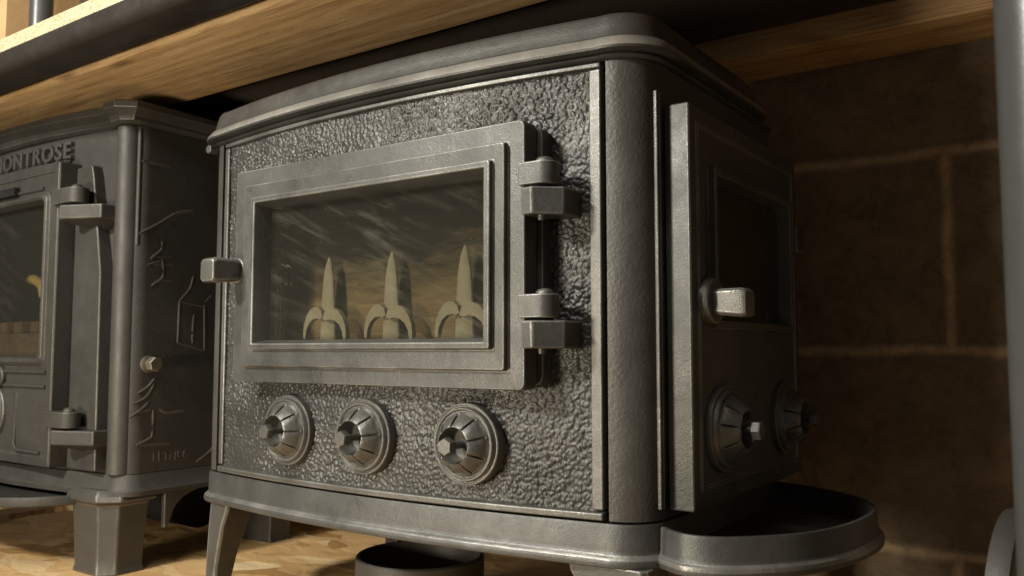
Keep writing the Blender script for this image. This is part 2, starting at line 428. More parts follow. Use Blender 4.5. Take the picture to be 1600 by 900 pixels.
up = thing('rack_shelf', 'chipboard shelf over the stoves carried on pine timbers and a dark steel beam', 'shelf', (-.5, .2, .64))
bm = bmesh.new(); box(bm, -3.0, 1.6, -.355, .35, 0, .0245)
link('chipboard_panel', bm, M['chip'], up, bevel=.0012)
bm = bmesh.new(); box(bm, -2.6, 1.55, -.100, .222, -.006, -.002)
link('backing_sheet', bm, M['brown'], up)  # added dark brown sheet covering the chipboard underside
def slab(x0, x1, y0, y1, z0, z1, r, name, mat, seg=4, wob=0.0):
    pts = rrect(y0, y1, z0, z1, r, 5)
    xs = np.linspace(x0, x1, 60)
    rs = []
    for i, x in enumerate(xs):
        dy = wob*math.sin(x*7.3)+wob*.5*math.sin(x*19)
        rs.append([(x, y+dy, z) for y, z in pts])
    return link(name, rings(rs), mat, up, smooth=35)
slab(-2.5, 1.5, -.295, -.106, -.040, -.0015, .007, 'timber', M['timber'], wob=.0008)
slab(-2.5, 1.5, .227, .345, -.0405, -.0015, .004, 'timber', M['timber2'])
slab(-2.5, 1.5, -.372, -.304, -.040, -.0035, .013, 'steel_beam', M['steel'])

# ------------------------------------------------------------------ air dial, used on both stoves
def dial_mesh(R=.0445, H=.028, lobes=9):
    k = R/.046
    nr, na = 46, 324
    rs = [0]+list(np.linspace(.002, .046, nr))
    def h(r, a):
        if r < .0165: z = .0105+.003*math.cos(a)*(r/.0165)
        elif r < .0205:
            t = (r-.0165)/.004; t = t*t*(3-2*t); z = .0105+(H-.0105)*t
        elif r < .0355:
            ph = (a % (2*math.pi/lobes))-math.pi/lobes
            t = min(1, max(0, (r*math.cos(ph)/math.cos(math.pi/lobes*.6)-.0205)/.015))
            z = H-(H-.0100)*t
            s = (a*lobes/(2*math.pi)) % 1.0
            e = math.sin(min(1, max(0, t*1.15))*math.pi)**.5
            step = 1-s
            lip = 1 if s > .12 else s/.12
            z += e*(.0030*math.cos(ph/(math.pi/lobes)*1.45)+.0018*step*lip-(.0046 if s < .09 else 0))
        elif r < .0375: z = .0088
        elif r < .0418:
            z = .0088+.0022*math.sin((r-.0375)/.0043*math.pi)
        elif r < .0430: z = .0055
        else: z = .0055+.0012*math.sin((r-.043)/.003*math.pi)
        return z*k
    bm = bmesh.new()
    c = bm.verts.new((0, 0, h(0, 0)))
    grid = []
    for r in rs[1:]:
        grid.append([bm.verts.new((r*k*math.cos(2*math.pi*i/na), r*k*math.sin(2*math.pi*i/na), h(r, 2*math.pi*i/na))) for i in range(na)])
    for i in range(na): bm.faces.new((c, grid[0][i], grid[0][(i+1) % na]))
    for a, b in zip(grid, grid[1:]):
        for i in range(na):
            j = (i+1) % na; bm.faces.new((a[i], b[i], b[j], a[j]))
    base = [bm.verts.new((R*math.cos(2*math.pi*i/na), R*math.sin(2*math.pi*i/na), -.012)) for i in range(na)]
    for i in range(na):
        j = (i+1) % na; bm.faces.new((grid[-1][i], base[i], base[j], grid[-1][j]))
    bm.faces.new(list(reversed(base)))
    return bm
def bolt_mesh(L=.042, r=.0042, hr=.0100, hh=.0085):
    bm = lathe([(r, .004), (r, L-hh)], 20)
    rs = []
    for rr, z in ((hr, L-hh), (hr, L-.0015), (hr*.88, L)):
        rs.append([(rr*math.cos(math.radians(60*i+15)), rr*math.sin(math.radians(60*i+15)), z) for i in range(6)])
    rings(rs, bm=bm); return bm
dial0 = bolt0 = None
def place_dial(parent, loc, rot, scale=1, mat='polish', spin=0):
    global dial0, bolt0
    if dial0 is None:
        dial0 = link('air_dial', dial_mesh(), M[mat], parent, smooth=38)
        bolt0 = link('bolt', bolt_mesh(), M['trim'], dial0, smooth=35)
        d = dial0
    else:
        d = dial0.copy(); col.objects.link(d); d.parent = parent
        b = bolt0.copy(); col.objects.link(b); b.parent = d
    d.location = Vector(loc)-parent.location
    d.rotation_euler = rot; d.scale = (scale,)*3
    d.rotation_mode = 'XYZ'
    m = Matrix.LocRotScale(d.location, d.rotation_euler.to_quaternion() @ Matrix.Rotation(spin, 3, 'Z').to_quaternion(), d.scale)
    d.rotation_euler = m.to_euler()
    return d
FRONT = (math.radians(90), 0, 0)          # local +Z looks at -Y
SIDE = (0, math.radians(90), 0)           # local +Z looks at +X

# ------------------------------------------------------------------ main stove
stove = thing('stove', 'large grey cast iron stove with pebbled front, three air dials and side door', 'stove', (0, 0, 0))
XL, XR, BOW = -.62, 0., .026
O = dict(xl=XL, xr=XR, b=BOW, r=.045, cr=.005, yb=.405, rb=.02)
def fy(x, b=BOW, xl=XL, xr=XR):
    u = (x-(xl+xr)/2)/((xr-xl)/2); return -b*(1-u*u)

# casing: pillars, sides and back as one bent shell, open at the front
def casing(o, z0, z1, th, skip):
    outer = outline(0, **o); inner = outline(-th, **o)
    nf = 36
    a, b = outer[nf+1:], inner[nf+1:]
    bm = bmesh.new()
    zs = [z0, z0+.003]+list(np.linspace(z0+.01, z1-.01, 30))+[z1]
    vo = [[bm.verts.new((x, y, z)) for x, y in a] for z in zs]
    vi = [[bm.verts.new((x, y, z)) for x, y in b] for z in zs]
    n = len(a)
    for k in range(len(zs)-1):
        for i in range(n-1):
            bm.faces.new((vo[k][i], vo[k][i+1], vo[k+1][i+1], vo[k+1][i]))
            bm.faces.new((vi[k][i+1], vi[k][i], vi[k+1][i], vi[k+1][i+1]))
        bm.faces.new((vo[k][0], vo[k+1][0], vi[k+1][0], vi[k][0]))
        bm.faces.new((vo[k][-1], vi[k][-1], vi[k+1][-1], vo[k+1][-1]))
    for k, f in ((0, 0), (-1, 1)):
        for i in range(n-1):
            q = (vo[k][i], vi[k][i], vi[k][i+1], vo[k][i+1])
            bm.faces.new(q if f == 0 else tuple(reversed(q)))
    return bm
link('casing', casing(O, .0015, .4735, .008, None), M['peel'], stove, smooth=50)

# front panel, pebbled: a fine grid with a real relief
def pebble_height(X, Z, cell=.0050, seed=3):
    g = np.random.default_rng(seed)
    Xw = X+.0012*np.sin(Z*410+X*130)
    Zw = Z+.0012*np.sin(X*370-Z*150)
    n = int(1.2/cell)
    jx = g.uniform(0, 1, (n, n)); jz = g.uniform(0, 1, (n, n)); jh = g.uniform(.45, 1.0, (n, n))
    cx = np.floor((Xw+.8)/cell).astype(int); cz = np.floor((Zw+.2)/cell).astype(int)
    f1 = np.full(X.shape, 9.); f2 = np.full(X.shape, 9.); hh = np.zeros(X.shape)
    for dx in (-1, 0, 1):
        for dz in (-1, 0, 1):
            a = np.clip(cx+dx, 0, n-1); b = np.clip(cz+dz, 0, n-1)
            px = (a+jx[a, b])*cell-.8; pz = (b+jz[a, b])*cell-.2
            d = np.hypot(Xw-px, Zw-pz)/cell
            closer = d < f1
            f2 = np.where(closer, f1, np.minimum(f2, d))
            hh = np.where(closer, jh[a, b], hh)
            f1 = np.where(closer, d, f1)
    t = np.clip((f2-f1)/.42, 0, 1)
    dome = np.clip(1-(f1/.70)**2, 0, 1)
    return hh*(.25*t+.75*dome**.8*np.minimum(1, .35+t))
def pebble_panel():
    st = .00105
    xs = np.arange(XL+.004, XR-.003, st); zs = np.arange(.004, .470, st)
    X, Z = np.meshgrid(xs, zs, indexing='ij')
    h = .0030*pebble_height(X, Z, .0058)+.0017*pebble_height(X+.003*np.sin(Z*90), Z, .0039, 9)
    h *= .80+.30*np.sin(X*31+np.sin(Z*26))*np.sin(Z*23+1.7*np.sin(X*14))
    for _ in range(1):
        p = np.pad(h, 1, mode='edge')
        h = (p[1:-1, 1:-1]*2+p[:-2, 1:-1]+p[2:, 1:-1]+p[1:-1, :-2]+p[1:-1, 2:])/6
    h += .0012*(np.sin(X*43+Z*21)*np.sin(Z*37-X*17))
    u = (X-(XL+XR)/2)/((XR-XL)/2)
    Y = -BOW*(1-u*u)-h+.003
    nx, nz = X.shape
    co = np.stack([X, Y, Z], -1).reshape(-1, 3)
    idx = np.arange(nx*nz).reshape(nx, nz)
    q = np.stack([idx[:-1, :-1], idx[1:, :-1], idx[1:, 1:], idx[:-1, 1:]], -1).reshape(-1, 4)
    cxm = (X[:-1, :-1]).ravel(); czm = (Z[:-1, :-1]).ravel()
    keep = ~((cxm > -.505) & (cxm < -.085) & (czm > .155) & (czm < .39))
    q = q[keep]
    me = bpy.data.meshes.new('panel')
    me.from_pydata(co.tolist(), [], q.tolist()); me.update()
    return me
fp = link('panel', pebble_panel(), M['pebble'], stove, smooth=0)
for p in fp.data.polygons: p.use_smooth = True

# raised bead all round the panel
def bow_bar(x0, x1, z0, z1, d0, d1, name, mat, n=44, parent=stove, bev=.0015, f=fy):
    rs = []
    for x in np.linspace(x0, x1, n):
        y = f(x); rs.append([(x, y+d1, z0), (x, y-d0, z0+(z1-z0)*.15), (x, y-d0, z0+(z1-z0)*.8), (x, y+d1, z1)])
    return link(name, rings(rs), mat, parent, smooth=45, bevel=bev)
bow_bar(XL+.001, XR+.0040, .0005, .011, .0055, .006, 'panel_bead', M['trim'])
bow_bar(XL+.001, XR+.0040, .4660, .4735, .0045, .006, 'panel_bead', M['trim'])
for x0, x1 in ((-.6185, -.6095), (-.0090, .0042)):
    bm = bmesh.new(); box(bm, x0, x1, fy((x0+x1)/2)-.0034, .008, .0118, .4655)
    link('panel_bead', bm, M['trim'], stove, bevel=.0018)

# top moulding under the lid, the lid, the base
OT = dict(O)
link('top_moulding', loft_outline([(-.006, .4745), (.003, .4745), (.0055, .4765), (.0055, .4785), (.002, .4800), (-.006, .4802)], **OT), M['iron'], stove, smooth=40)
OL = dict(O, yb=.372, rb=.055)
lid = link('lid', loft_outline([(-.012, .4800), (.012, .4802), (.0170, .4812), (.0180, .4835), (.0170, .4862), (.0100, .4950), (.0075, .4962), (.0062, .4985),
                          (.0040, .5080), (.001, .5190), (-.002, .5235), (-.007, .5250)], **OL), M['iron'], stove, smooth=40)
highlight_band(lid, .4848, .4956, M['rim'])  # highlight put into the rim colour
base = link('base', loft_outline([(-.004, -.044), (.005, -.0437), (.0088, -.0420), (.0095, -.0385), (.0088, -.0350), (.0065, -.0325), (.0040, -.0305), (.0030, -.0270),
                           (.0025, -.0040), (.001, -.0012), (-.004, -.0008)], **O), M['iron'], stove, smooth=40)
highlight_band(base, -.0350, -.0305, M['worn'])  # highlight put into the bead colour

# left pillar curl under the lid
link('pillar_cap', tube([(-.652, .004, .469), (-.652, -.010, .469)], .0062, 14), M['trim'], stove, bevel=.001)

# side flange ribs next to the pillar
for x0, x1, y0, y1 in ((.0495, .0520, .0310, .0355), (.0492, .0515, .0385, .0425)):
    bm = bmesh.new(); box(bm, .044, x1, y0, y1, .012, .443)
    link('flange_rib', bm, M['iron'], stove, bevel=.0014)

# side ash tray: D-shaped lip on the base
def catmull(P, n=10):
    out = []
    for i in range(1, len(P)-2):
        p0, p1, p2, p3 = map(np.array, P[i-1:i+3])
        for k in range(n):
            t = k/n
            out.append(tuple(.5*((2*p1)+(-p0+p2)*t+(2*p0-5*p1+4*p2-p3)*t*t+(-p0+3*p1-3*p2+p3)*t**3)))
    out.append(P[-2]); return out
LP = [(.010, .050), (.030, .034), (.052, .030), (.062, .0225), (.085, .0120), (.115, .0180), (.148, .0450), (.180, .0880), (.2015, .1500), (.2085, .2200), (.2020, .2750), (.176, .3250), (.138, .3600), (.085, .3880), (.030, .4000), (.0, .4)]
LP = catmull(LP, 8)
def off_poly(P, d):
    n = len(P); out = []
    for i in range(n):
        a = np.array(P[max(i-1, 0)]); b = np.array(P[min(i+1, n-1)]); t = b-a; t = t/np.linalg.norm(t)
        out.append((P[i][0]+t[1]*d, P[i][1]-t[0]*d))
    return out
lv = [(-.006, -.044), (.002, -.0435), (.0065, -.0415), (.0075, -.0365), (.0065, -.0325), (.002, -.030), (.001, -.027), (0, -.008), (-.001, -.0045), (-.003, -.004), (-.0055, -.0045), (-.007, -.009), (-.010, -.030)]
lip = link('ash_lip', rings([[(x, y, z) for x, y in off_poly(LP, d)] for d, z in lv]), M['iron'], stove, smooth=45)
highlight_band(lip, -.0345, -.0305, M['worn']); highlight_band(lip, -.0045, -.0035, M['worn'])  # painted highlights along the lip bead and rim

# legs
def leg_mesh(sx, sy, hx, hy):
    """tapering leg; sx, sy point to the outside corner"""
    rs = []
    for z, kx, ky, ox, oy in ((-.0425, 1, 1, 0, 0), (-.052, .98, .98, 0, 0), (-.075, .80, .80, .004, .004), (-.12, .62, .62, .009, .009), (-.165, .50, .50, .013, .013), (-.1848, .56, .56, .015, .015)):
        x1 = sx*hx; y1 = sy*hy
        xa, xb = x1*(1)+sx*ox*.2, x1-sx*2*hx*kx+sx*ox*.2
        ya, yb = y1+sy*oy*.2, y1-sy*2*hy*ky+sy*oy*.2
        c = .006*kx
        q = [(xa, ya-sy*c, z), (xa-sx*c, ya, z), (xb+sx*.003, ya, z), (xb, ya-sy*.003, z), (xb, yb, z), (xa, yb, z)]
        rs.append(q if sx*sy > 0 else q[::-1])
    return rings(rs)
for cx, cy, sx, sy, hx in ((-.620, .026, -1, -1, .022), (.005, .026, 1, -1, .045), (-.620, .37, -1, 1, .028), (.005, .37, 1, 1, .036)):
    o = link('leg', leg_mesh(sx, sy, hx, .028), M['iron'], stove, bevel=.0018)
    o.location = (cx, cy, 0)

# firebox with spear grate
bm = bmesh.new()
def openbox(bm, x0, x1, y0, y1, z0, z1, t=.006):
    box(bm, x0, x1, y1, y1+t, z0, z1)
    box(bm, x0-t, x0, y0, y1, z0, z1); box(bm, x1, x1+t, y0, y1, z0, z1)
    box(bm, x0-t, x1+t, y0, y1, z0-t, z0); box(bm, x0-t, x1+t, y0, y1, z1, z1+t)
openbox(bm, -.575, -.045, -.002, .024, .145, .40)
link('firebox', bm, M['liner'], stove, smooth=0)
def spear_bm():
    bm = bmesh.new()
    rs = []
    for z, wx in ((.135, .0165), (.185, .0140), (.225, .0125), (.262, .0098), (.283, .0060), (.292, .0022), (.2945, .0006)):
        rs.append([(wx*math.cos(a), .0045*min(1, wx/.009)*math.sin(a), z) for a in np.linspace(0, 2*math.pi, 16, endpoint=False)])
    rings(rs, bm=bm)
    for s in (-1, 1):     # drooping leaf, a flat crescent
        upc = [(.0, .2150), (.003, .2235), (.010, .2285), (.019, .2290), (.028, .2250), (.0355, .2170), (.0405, .2060), (.0420, .1950), (.0415, .1880), (.0375, .1870)]
        loc_ = [(.0350, .1990), (.0300, .2070), (.0220, .2125), (.0130, .2140), (.005, .2130)]
        o_ = [(s*x*(.86 if s < 0 else 1.04), z-(.002 if s > 0 else 0)) for x, z in upc+loc_]
        prism(o_, 'y', -.0105, -.0035, bm)
    return bm
for i, x in enumerate((-.408, -.296, -.181)):
    o = link('spear_finial', spear_bm(), M['grate'], stove, smooth=45, bevel=.0015); o.location = (x, .006, 0)
bm = bmesh.new(); box(bm, -.52, -.07, .004, .014, .150, .168)
link('grate_bar', bm, M['grate'], stove, bevel=.002)

# front door: fixed surround, moulded door, glass, hinges, handle
link('door_surround', framerings([(-.535, -.0545, .136, .409, .010, .0), (-.535, -.0545, .136, .409, .010, -.0235), (-.527, -.062, .145, .40, .008, -.0250),
                                  (-.50, -.09, .160, .385, .004, -.0250), (-.50, -.09, .160, .385, .004, .0)]), M['iron'], stove, smooth=35, bevel=.0012)
door = link('door', framerings([(-.531, -.0600, .1315, .4120, .007, -.0262), (-.531, -.0600, .1315, .4120, .007, -.0490),
                                      (-.5050, -.0805, .1515, .3895, .003, -.0490), (-.5050, -.0805, .1515, .3895, .003, -.0565),
                                      (-.4832, -.0952, .1738, .3712, .002, -.0555), (-.4832, -.0952, .1738, .3712, .002, -.0625),
                                      (-.4765, -.1030, .1810, .3640, .001, -.0625), (-.4695, -.1100, .1855, .3595, .001, -.0400),
                                      (-.4695, -.1100, .1855, .3595, .001, -.0262)]), M['iron'], stove, smooth=30, bevel=.0019, seg=3)
bm = bmesh.new(); box(bm, -.4735, -.106, -.0385, -.0345, .182, .363)
link('glass', bm, M['glass'], door, smooth=0)
# hinge halves
def knuckle(z0, z1, parent):
    bm = bmesh.new()
    pts = [(-.0655, -.0535), (-.050, -.0535)]
    for a in range(-80, 91, 17): pts.append((-.0415+.0145*math.cos(math.radians(a)), -.0385+.0150*math.sin(math.radians(a))))
    pts += [(-.0610, -.0240), (-.0655, -.027)]
    prism(pts, 'z', z0, z1, bm)
    k = link('hinge_knuckle', bm, M['iron'], parent, smooth=40, bevel=.0016)
    k2 = link('hinge_pin', lathe([(.0095, z1-.001), (.0095, z1+.0015), (.0075, z1+.0045), (.003, z1+.0060)], 20), M['trim'], stove, smooth=50)
    k2.location = (-.0420, -.0385, 0)
for z0, z1 in ((.3415, .3655), (.2050, .2295)): knuckle(z0, z1, door)
def bracket(z1, hgt):
    """faceted block bolted to the body that carries the pin"""
    top = [(-.0600, -.0570), (-.0450, -.0590), (-.0190, -.0370), (-.0190, .002), (-.0330, .002), (-.0600, -.030)]
    low = [(-.0595, -.0560), (-.0450, -.0580), (-.0200, -.0360), (-.0200, .002), (-.0330, .002), (-.0595, -.030)]
    link('hinge_bracket', rings([[(x, y, z1-hgt) for x, y in low], [(x, y, z1) for x, y in top]]), M['iron'], stove, smooth=30, bevel=.0022)
    k = link('hinge_pin', lathe([(.001, z1-hgt-.006), (.004, z1-hgt-.005), (.0045, z1-hgt+.002)], 16), M['trim'], stove, smooth=40)
    k.location = (-.0420, -.0440, 0)
bracket(.3385, .0285); bracket(.2025, .0285)
# handle: round collar and a tapered square grip pointing forwards
def handle(parent, name='handle', cr=.0185):
    """collar and blunt square grip along local -Y"""
    bm = bmesh.new()
    rs = []
    for y, r in ((.006, cr), (-.004, cr), (-.008, cr-.002)):
        rs.append([(r*math.cos(a), y, r*math.sin(a)) for a in np.linspace(0, 2*math.pi, 24, endpoint=False)])
    rings(rs, bm=bm)
    rs = []
    for y, hx, z0, z1 in ((-.004, .0105, -.014, .012), (-.016, .0125, -.0165, .0135), (-.046, .0150, -.0195, .0135), (-.0520, .0135, -.0175, .0105)):
        c = .0035
        rs.append([(hx, y, z0+c), (hx, y, z1-c), (hx-c, y, z1), (-hx+c, y, z1), (-hx, y, z1-c), (-hx, y, z0+c), (-hx+c, y, z0), (hx-c, y, z0)])
    rings(rs, bm=bm)
    return link(name, bm, M['trim'], parent, smooth=28, bevel=.0016)
h = handle(door); h.location = (-.5215, -.047, .279)
bm = bmesh.new(); box(bm, -.006, .006, -.004, .006, .0, .027)
lug = link('handle_lug', bm, M['trim'], door, bevel=.003); lug.location = (-.505, -.049, .276); lug.rotation_euler = (0, math.radians(38), 0)

# front dials
for i, x in enumerate((-.4430, -.3030, -.1530)):
    s = -2*BOW*((x+.31)/.31)/.31
    place_dial(stove, (x, fy(x)-.003, .0705), (math.radians(90), 0, -s*.15), 1.0, spin=i*.13)

# side door
XS0, XS1 = .0530, .0800
sd = link('door', framerings([(.0475, .4050, .0100, .4300, .002, XS0), (.0475, .4050, .0100, .4300, .002, XS1-.0015), (.0490, .4035, .0115, .4285, .002, XS1),
                                   (.0640, .3890, .0260, .4140, .002, XS1), (.0655, .3875, .0275, .4125, .002, XS1+.0022), (.0690, .3840, .0310, .4090, .002, XS1+.0022), (.0705, .3825, .0325, .4075, .002, XS1),
                                   (.0950, .3600, .1960, .3690, .002, XS1), (.0950, .3600, .1960, .3690, .002, XS1+.0085), (.1030, .3520, .2040, .3610, .002, XS1+.0085),
                                   (.1060, .3490, .2070, .3580, .002, XS1-.006), (.1060, .3490, .2070, .3580, .002, XS0)], 'x'), M['iron'], stove, smooth=30, bevel=.0007)
bm = bmesh.new(); box(bm, XS1-.012, XS1-.008, .1045, .3505, .2055, .3595)
link('glass', bm, M['glass2'], sd, smooth=0)
h2 = handle(sd, cr=.027); h2.rotation_euler = (0, 0, math.radians(90)); h2.location = (XS1+.004, .0885, .2240); h2.scale = (1, .82, .92)
d = place_dial(stove, (XS1, .1245, .0880), SIDE, 1.04, spin=.3)
d = place_dial(stove, (XS1, .3300, .0880), SIDE, 1.04, spin=.9)
for z0, z1 in ((.305, .345), (.055, .095)):
    bm = bmesh.new(); box(bm, .050, .083, .3995, .4330, z0, z1)
    link('hinge', bm, M['iron'], stove, bevel=.004)

# ------------------------------------------------------------------ left stove
ls = thing('stove', 'smaller matt black stove at the left with raised lettering and scenes cast in its side', 'stove', (0, 0, 0))
LXL, LXR, LB = -1.505, -.902, .028
LO = dict(xl=LXL, xr=LXR, b=LB, r=.030, cr=.007, yb=.38, rb=.02)
lfy = lambda x: fy(x, LB, LXL, LXR)
link('casing', casing(LO, -.026, .5415, .008, None), M['left'], ls, smooth=50)
bm = bmesh.new()
def bow_wall(x0, x1, z0, z1, t0, t1, bm):
    rs = [[(x, lfy(x)+t0, z0), (x, lfy(x)+t0, z1), (x, lfy(x)+t1, z1), (x, lfy(x)+t1, z0)] for x in np.linspace(x0, x1, 30)]
    rings(rs, bm=bm)
bow_wall(LXL, -1.385, -.026, .5415, .004, .014, bm); bow_wall(-1.040, LXR+.004, -.026, .5415, .004, .014, bm)
bow_wall(-1.3848, -1.0402, .45, .5415, .0042, .0138, bm); bow_wall(-1.3848, -1.0402, -.026, .14, .0042, .0138, bm)
link('panel', bm, M['left'], ls, smooth=40)
# slim half-round pillar
bm = bmesh.new()
def pillar(x, y, r, z0, z1, bm):
    rings([[(x+r*math.cos(a), y+r*math.sin(a), z) for a in np.linspace(0, 2*math.pi, 28, endpoint=False)] for z in (z0, z0+.004, z1-.002, z1)], bm=bm)
pillar(-.893, .010, .0205, -.0255, .541, bm)
link('pillar', bm, M['leftpil'], ls, smooth=50)
bm = bmesh.new(); pillar(-.871, .014, .0035, .345, .538, bm)
link('pillar_bead', bm, M['leftpil'], ls, smooth=50)
# lid with chamfered corner
def ls_outline(off, d=0):
    P = []
    for i in range(31):
        x = LXL+.02+(LXR-LXL-.055)*i/30
        u = (x-(LXL+LXR)/2)/((LXR-LXL)/2); P.append((x, -.014-.034*(1-u*u)-off))
    P += [(-.918, -.022-off), (-.900, -.034-off), (-.868+off*.3, -.034-off), (-.842+off, -.012-off*.3), (-.842+off, .03), (-.850+off, .36+off)]
    P += [(LXL+LXR+.850-off, .36+off), (LXL+LXR+.842-off, -.012)]
    return P
link('lid', rings([[(x, y, z) for x, y in ls_outline(o_)] for o_, z in ((-.018, .542), (-.012, .546), (-.010, .553), (-.002, .560), (.002, .564), (.002, .5735), (-.003, .5765), (-.010, .5775))]),
     M['left'], ls, smooth=30, bevel=.0015)
# base, front tray, flared corner
link('base', loft_outline([(.004, -.062), (.011, -.060), (.0115, -.053), (.006, -.047), (.004, -.034), (.001, -.027)], **LO), M['left'], ls, smooth=40)
def sym(P, xc=-1.2035): return P+[(2*xc-x, y) for x, y in reversed(P)]
TP = sym([(-.955, .02), (-.962, -.018), (-.978, -.050), (-1.000, -.082), (-1.035, -.104), (-1.085, -.118), (-1.14, -.124)])
def shrink(P, k, c=(-1.2035, -.02)): return [(c[0]+(x-c[0])*k, c[1]+(y-c[1])*k) for x, y in P]
link('ash_tray', rings([[(x, y, z) for x, y in shrink(TP, k)] for k, z in ((.97, -.079), (1, -.0765), (1.008, -.068), (1, -.0625), (.975, -.0635), (.94, -.0685))]), M['left'], ls, smooth=40)
# legs with chamfered corner and cap
def big_leg(cx, cy, sx, sy):
    rs = []
    for z, k, h in ((-.050, 1.02, 1), (-.060, 1.22, 1), (-.068, 1.27, 1), (-.0735, 1.06, 1), (-.10, 1.0, 1), (-.160, .94, 1), (-.174, .93, 1), (-.1848, 1.0, 1)):
        hx, hy, c = .058*k, .036*k, .022*k
        q = [(hx, -hy+c), (hx, hy), (-hx, hy), (-hx, -hy+c), (-hx+c, -hy), (hx-c, -hy)]
        rs.append([(cx+(x if sx > 0 else x), cy+(y if sy < 0 else -y), z) for x, y in q])
    if sy > 0: rs = [r[::-1] for r in rs]
    return link('leg', rings(rs), M['leftpil'], ls, smooth=30, bevel=.003)
big_leg(-.938, .016, 1, -1); big_leg(-1.502, .030, -1, -1); big_leg(-.925, .330, 1, 1); big_leg(-1.48, .330, -1, 1)
# web between leg and base side
bm = prism([(.072, -.0615), (.150, -.0600), (.128, -.064), (.105, -.073), (.090, -.088), (.080, -.115), (.072, -.12)], 'x', -.872, -.862)
link('leg_web', bm, M['leftpil'], ls, smooth=30, bevel=.002)

# door
LD = (-1.404, -1.003)
ldoor = link('door', framerings([(*LD, -.020, .490, .004, -.0100), (*LD, -.020, .490, .004, -.0475), (LD[0]+.002, LD[1]-.002, -.018, .488, .004, -.0500),
                                       (-1.389, -1.018, -.004, .474, .004, -.0500), (-1.387, -1.020, -.002, .472, .004, -.0470),
                                       (-1.372, -1.035, .145, .442, .016, -.0470), (-1.369, -1.038, .150, .438, .015, -.0520), (-1.365, -1.042, .154, .434, .014, -.0535), (-1.361, -1.046, .158, .430, .013, -.0515),
                                       (-1.358, -1.049, .161, .427, .012, -.0440), (-1.358, -1.049, .161, .427, .012, -.0100)]), M['left'], ls, smooth=35, bevel=.0008)
bm = bmesh.new(); box(bm, -1.364, -1.043, -.030, -.026, .155, .433)
link('glass', bm, M['glass2'], ldoor, smooth=0)
def raised(paths, r, parent, mat, name, sq=(1, 1, 1)):
    bm = bmesh.new()
    for p in paths: tube(p, r, 8, bm, squash=sq)
    return link(name, bm, mat, parent, smooth=60)
# bars, lower panel border, medallion on the door
xr_, xl_ = -1.026, -1.381
for a_, b_, z_ in ((xl_, -1.232, .136), (-1.175, xr_, .136), (xl_, xr_, .112), (-1.348, -1.262, .4485), (-1.145, -1.055, .4485)):
    raised([[(a_, -.0475, z_), (b_, -.0475, z_)]], .0035, ldoor, M['left'], 'raised_bar')
for P_ in ([(-1.125, -.0475, .100), (-1.125, -.0475, .012), (-1.116, -.0475, .002), (-1.036, -.0475, .002)],
           [(-1.282, -.0475, .100), (-1.282, -.0475, .012), (-1.291, -.0475, .002), (-1.371, -.0475, .002)]):
    raised([P_], .0032, ldoor, M['left'], 'raised_border')
med = link('medallion', lathe([(.019, 0), (.019, .006), (.0165, .0085), (.0145, .0085), (.013, .004), (.006, .004), (.005, .008), (.001, .009)], 32), M['left'], ldoor, smooth=40)
med.location = (-1.182, -.0470, .127); med.rotation_euler = (math.radians(90), 0, 0)
bm = bmesh.new(); box(bm, -1.262, -1.142, -.058, -.046, .444, .459)
link('vent_slide', bm, M['dark'], ldoor, bevel=.0015)
d = place_dial(ls, (-1.2035, -.047, .068), FRONT, 1.05, spin=.5)
# hinge post behind the door edge: wedge widening downwards
bm = prism([(-1.000, -.0215), (-.912, -.0215), (-.916, .300), (-.946, .462), (-.952, .4815), (-1.000, .4815)], 'y', -.022, .010)
link('hinge_post', bm, M['left'], ls, smooth=30, bevel=.003)
for z in (.4135, .0480):
    bm = bmesh.new()
    pts = [(-1.010, -.058), (-.975, -.060)]+[(-.9530+.017*math.cos(math.radians(a)), -.0430+.017*math.sin(math.radians(a))) for a in range(-80, 91, 17)]+[(-1.0, -.027)]
    prism(pts, 'z', z, z+.0255, bm)
    link('hinge_knuckle', bm, M['left'], ldoor, smooth=40, bevel=.0018)
    p = link('hinge_pin', lathe([(.0095, z+.0255), (.0095, z+.0275), (.006, z+.0315), (.002, z+.0325)], 20), M['leftpil'], ls, smooth=50)
    p.location = (-.956, -.043, 0)
    top = [(-.9830, -.0570), (-.9700, -.0640), (-.8990, -.0330), (-.8990, .0), (-.940, .0), (-.9830, -.034)]
    bot = [(-.9560, -.0130), (-.9450, -.0130), (-.9250, -.0120), (-.9250, .0), (-.940, .0), (-.9560, -.010)]
    zt = z-.0035
    link('hinge_bracket', rings([[(x, y, zt-.038) for x, y in bot], [(x, y, zt-.023) for x, y in top], [(x, y, zt) for x, y in top]]), M['left'], ls, smooth=30, bevel=.0025)

# raised word over the door
cu = bpy.data.curves.new('word', 'FONT'); cu.body = 'MONTROSE'; cu.size = .0395; cu.extrude = .0045; cu.bevel_depth = .0009
cu.space_character = 1.12; cu.align_x = 'RIGHT'
tmp = bpy.data.objects.new('word_tmp', cu); col.objects.link(tmp)
dg = bpy.context.evaluated_depsgraph_get(); dg.update()
me = bpy.data.meshes.new_from_object(tmp.evaluated_get(dg)); bpy.data.objects.remove(tmp)
me.transform(Matrix.Rotation(math.radians(90), 4, 'X'))
xs_ = [v.co.x for v in me.vertices]; wdt = max(xs_)-min(xs_); mxx = max(xs_)
for v in me.vertices:
    x = -1.024+(v.co.x-mxx)*(.262/wdt); v.co.x = x; v.co.y += lfy(x)+.001; v.co.z += .5035
lo = link('raised_lettering', me, M['leftpil'], ls, smooth=30)
raised([[(x, lfy(x)+.003, .4995+.0) for x in np.linspace(-1.385, -1.03, 16)]], .0030, ls, M['left'], 'lettering_ledge')

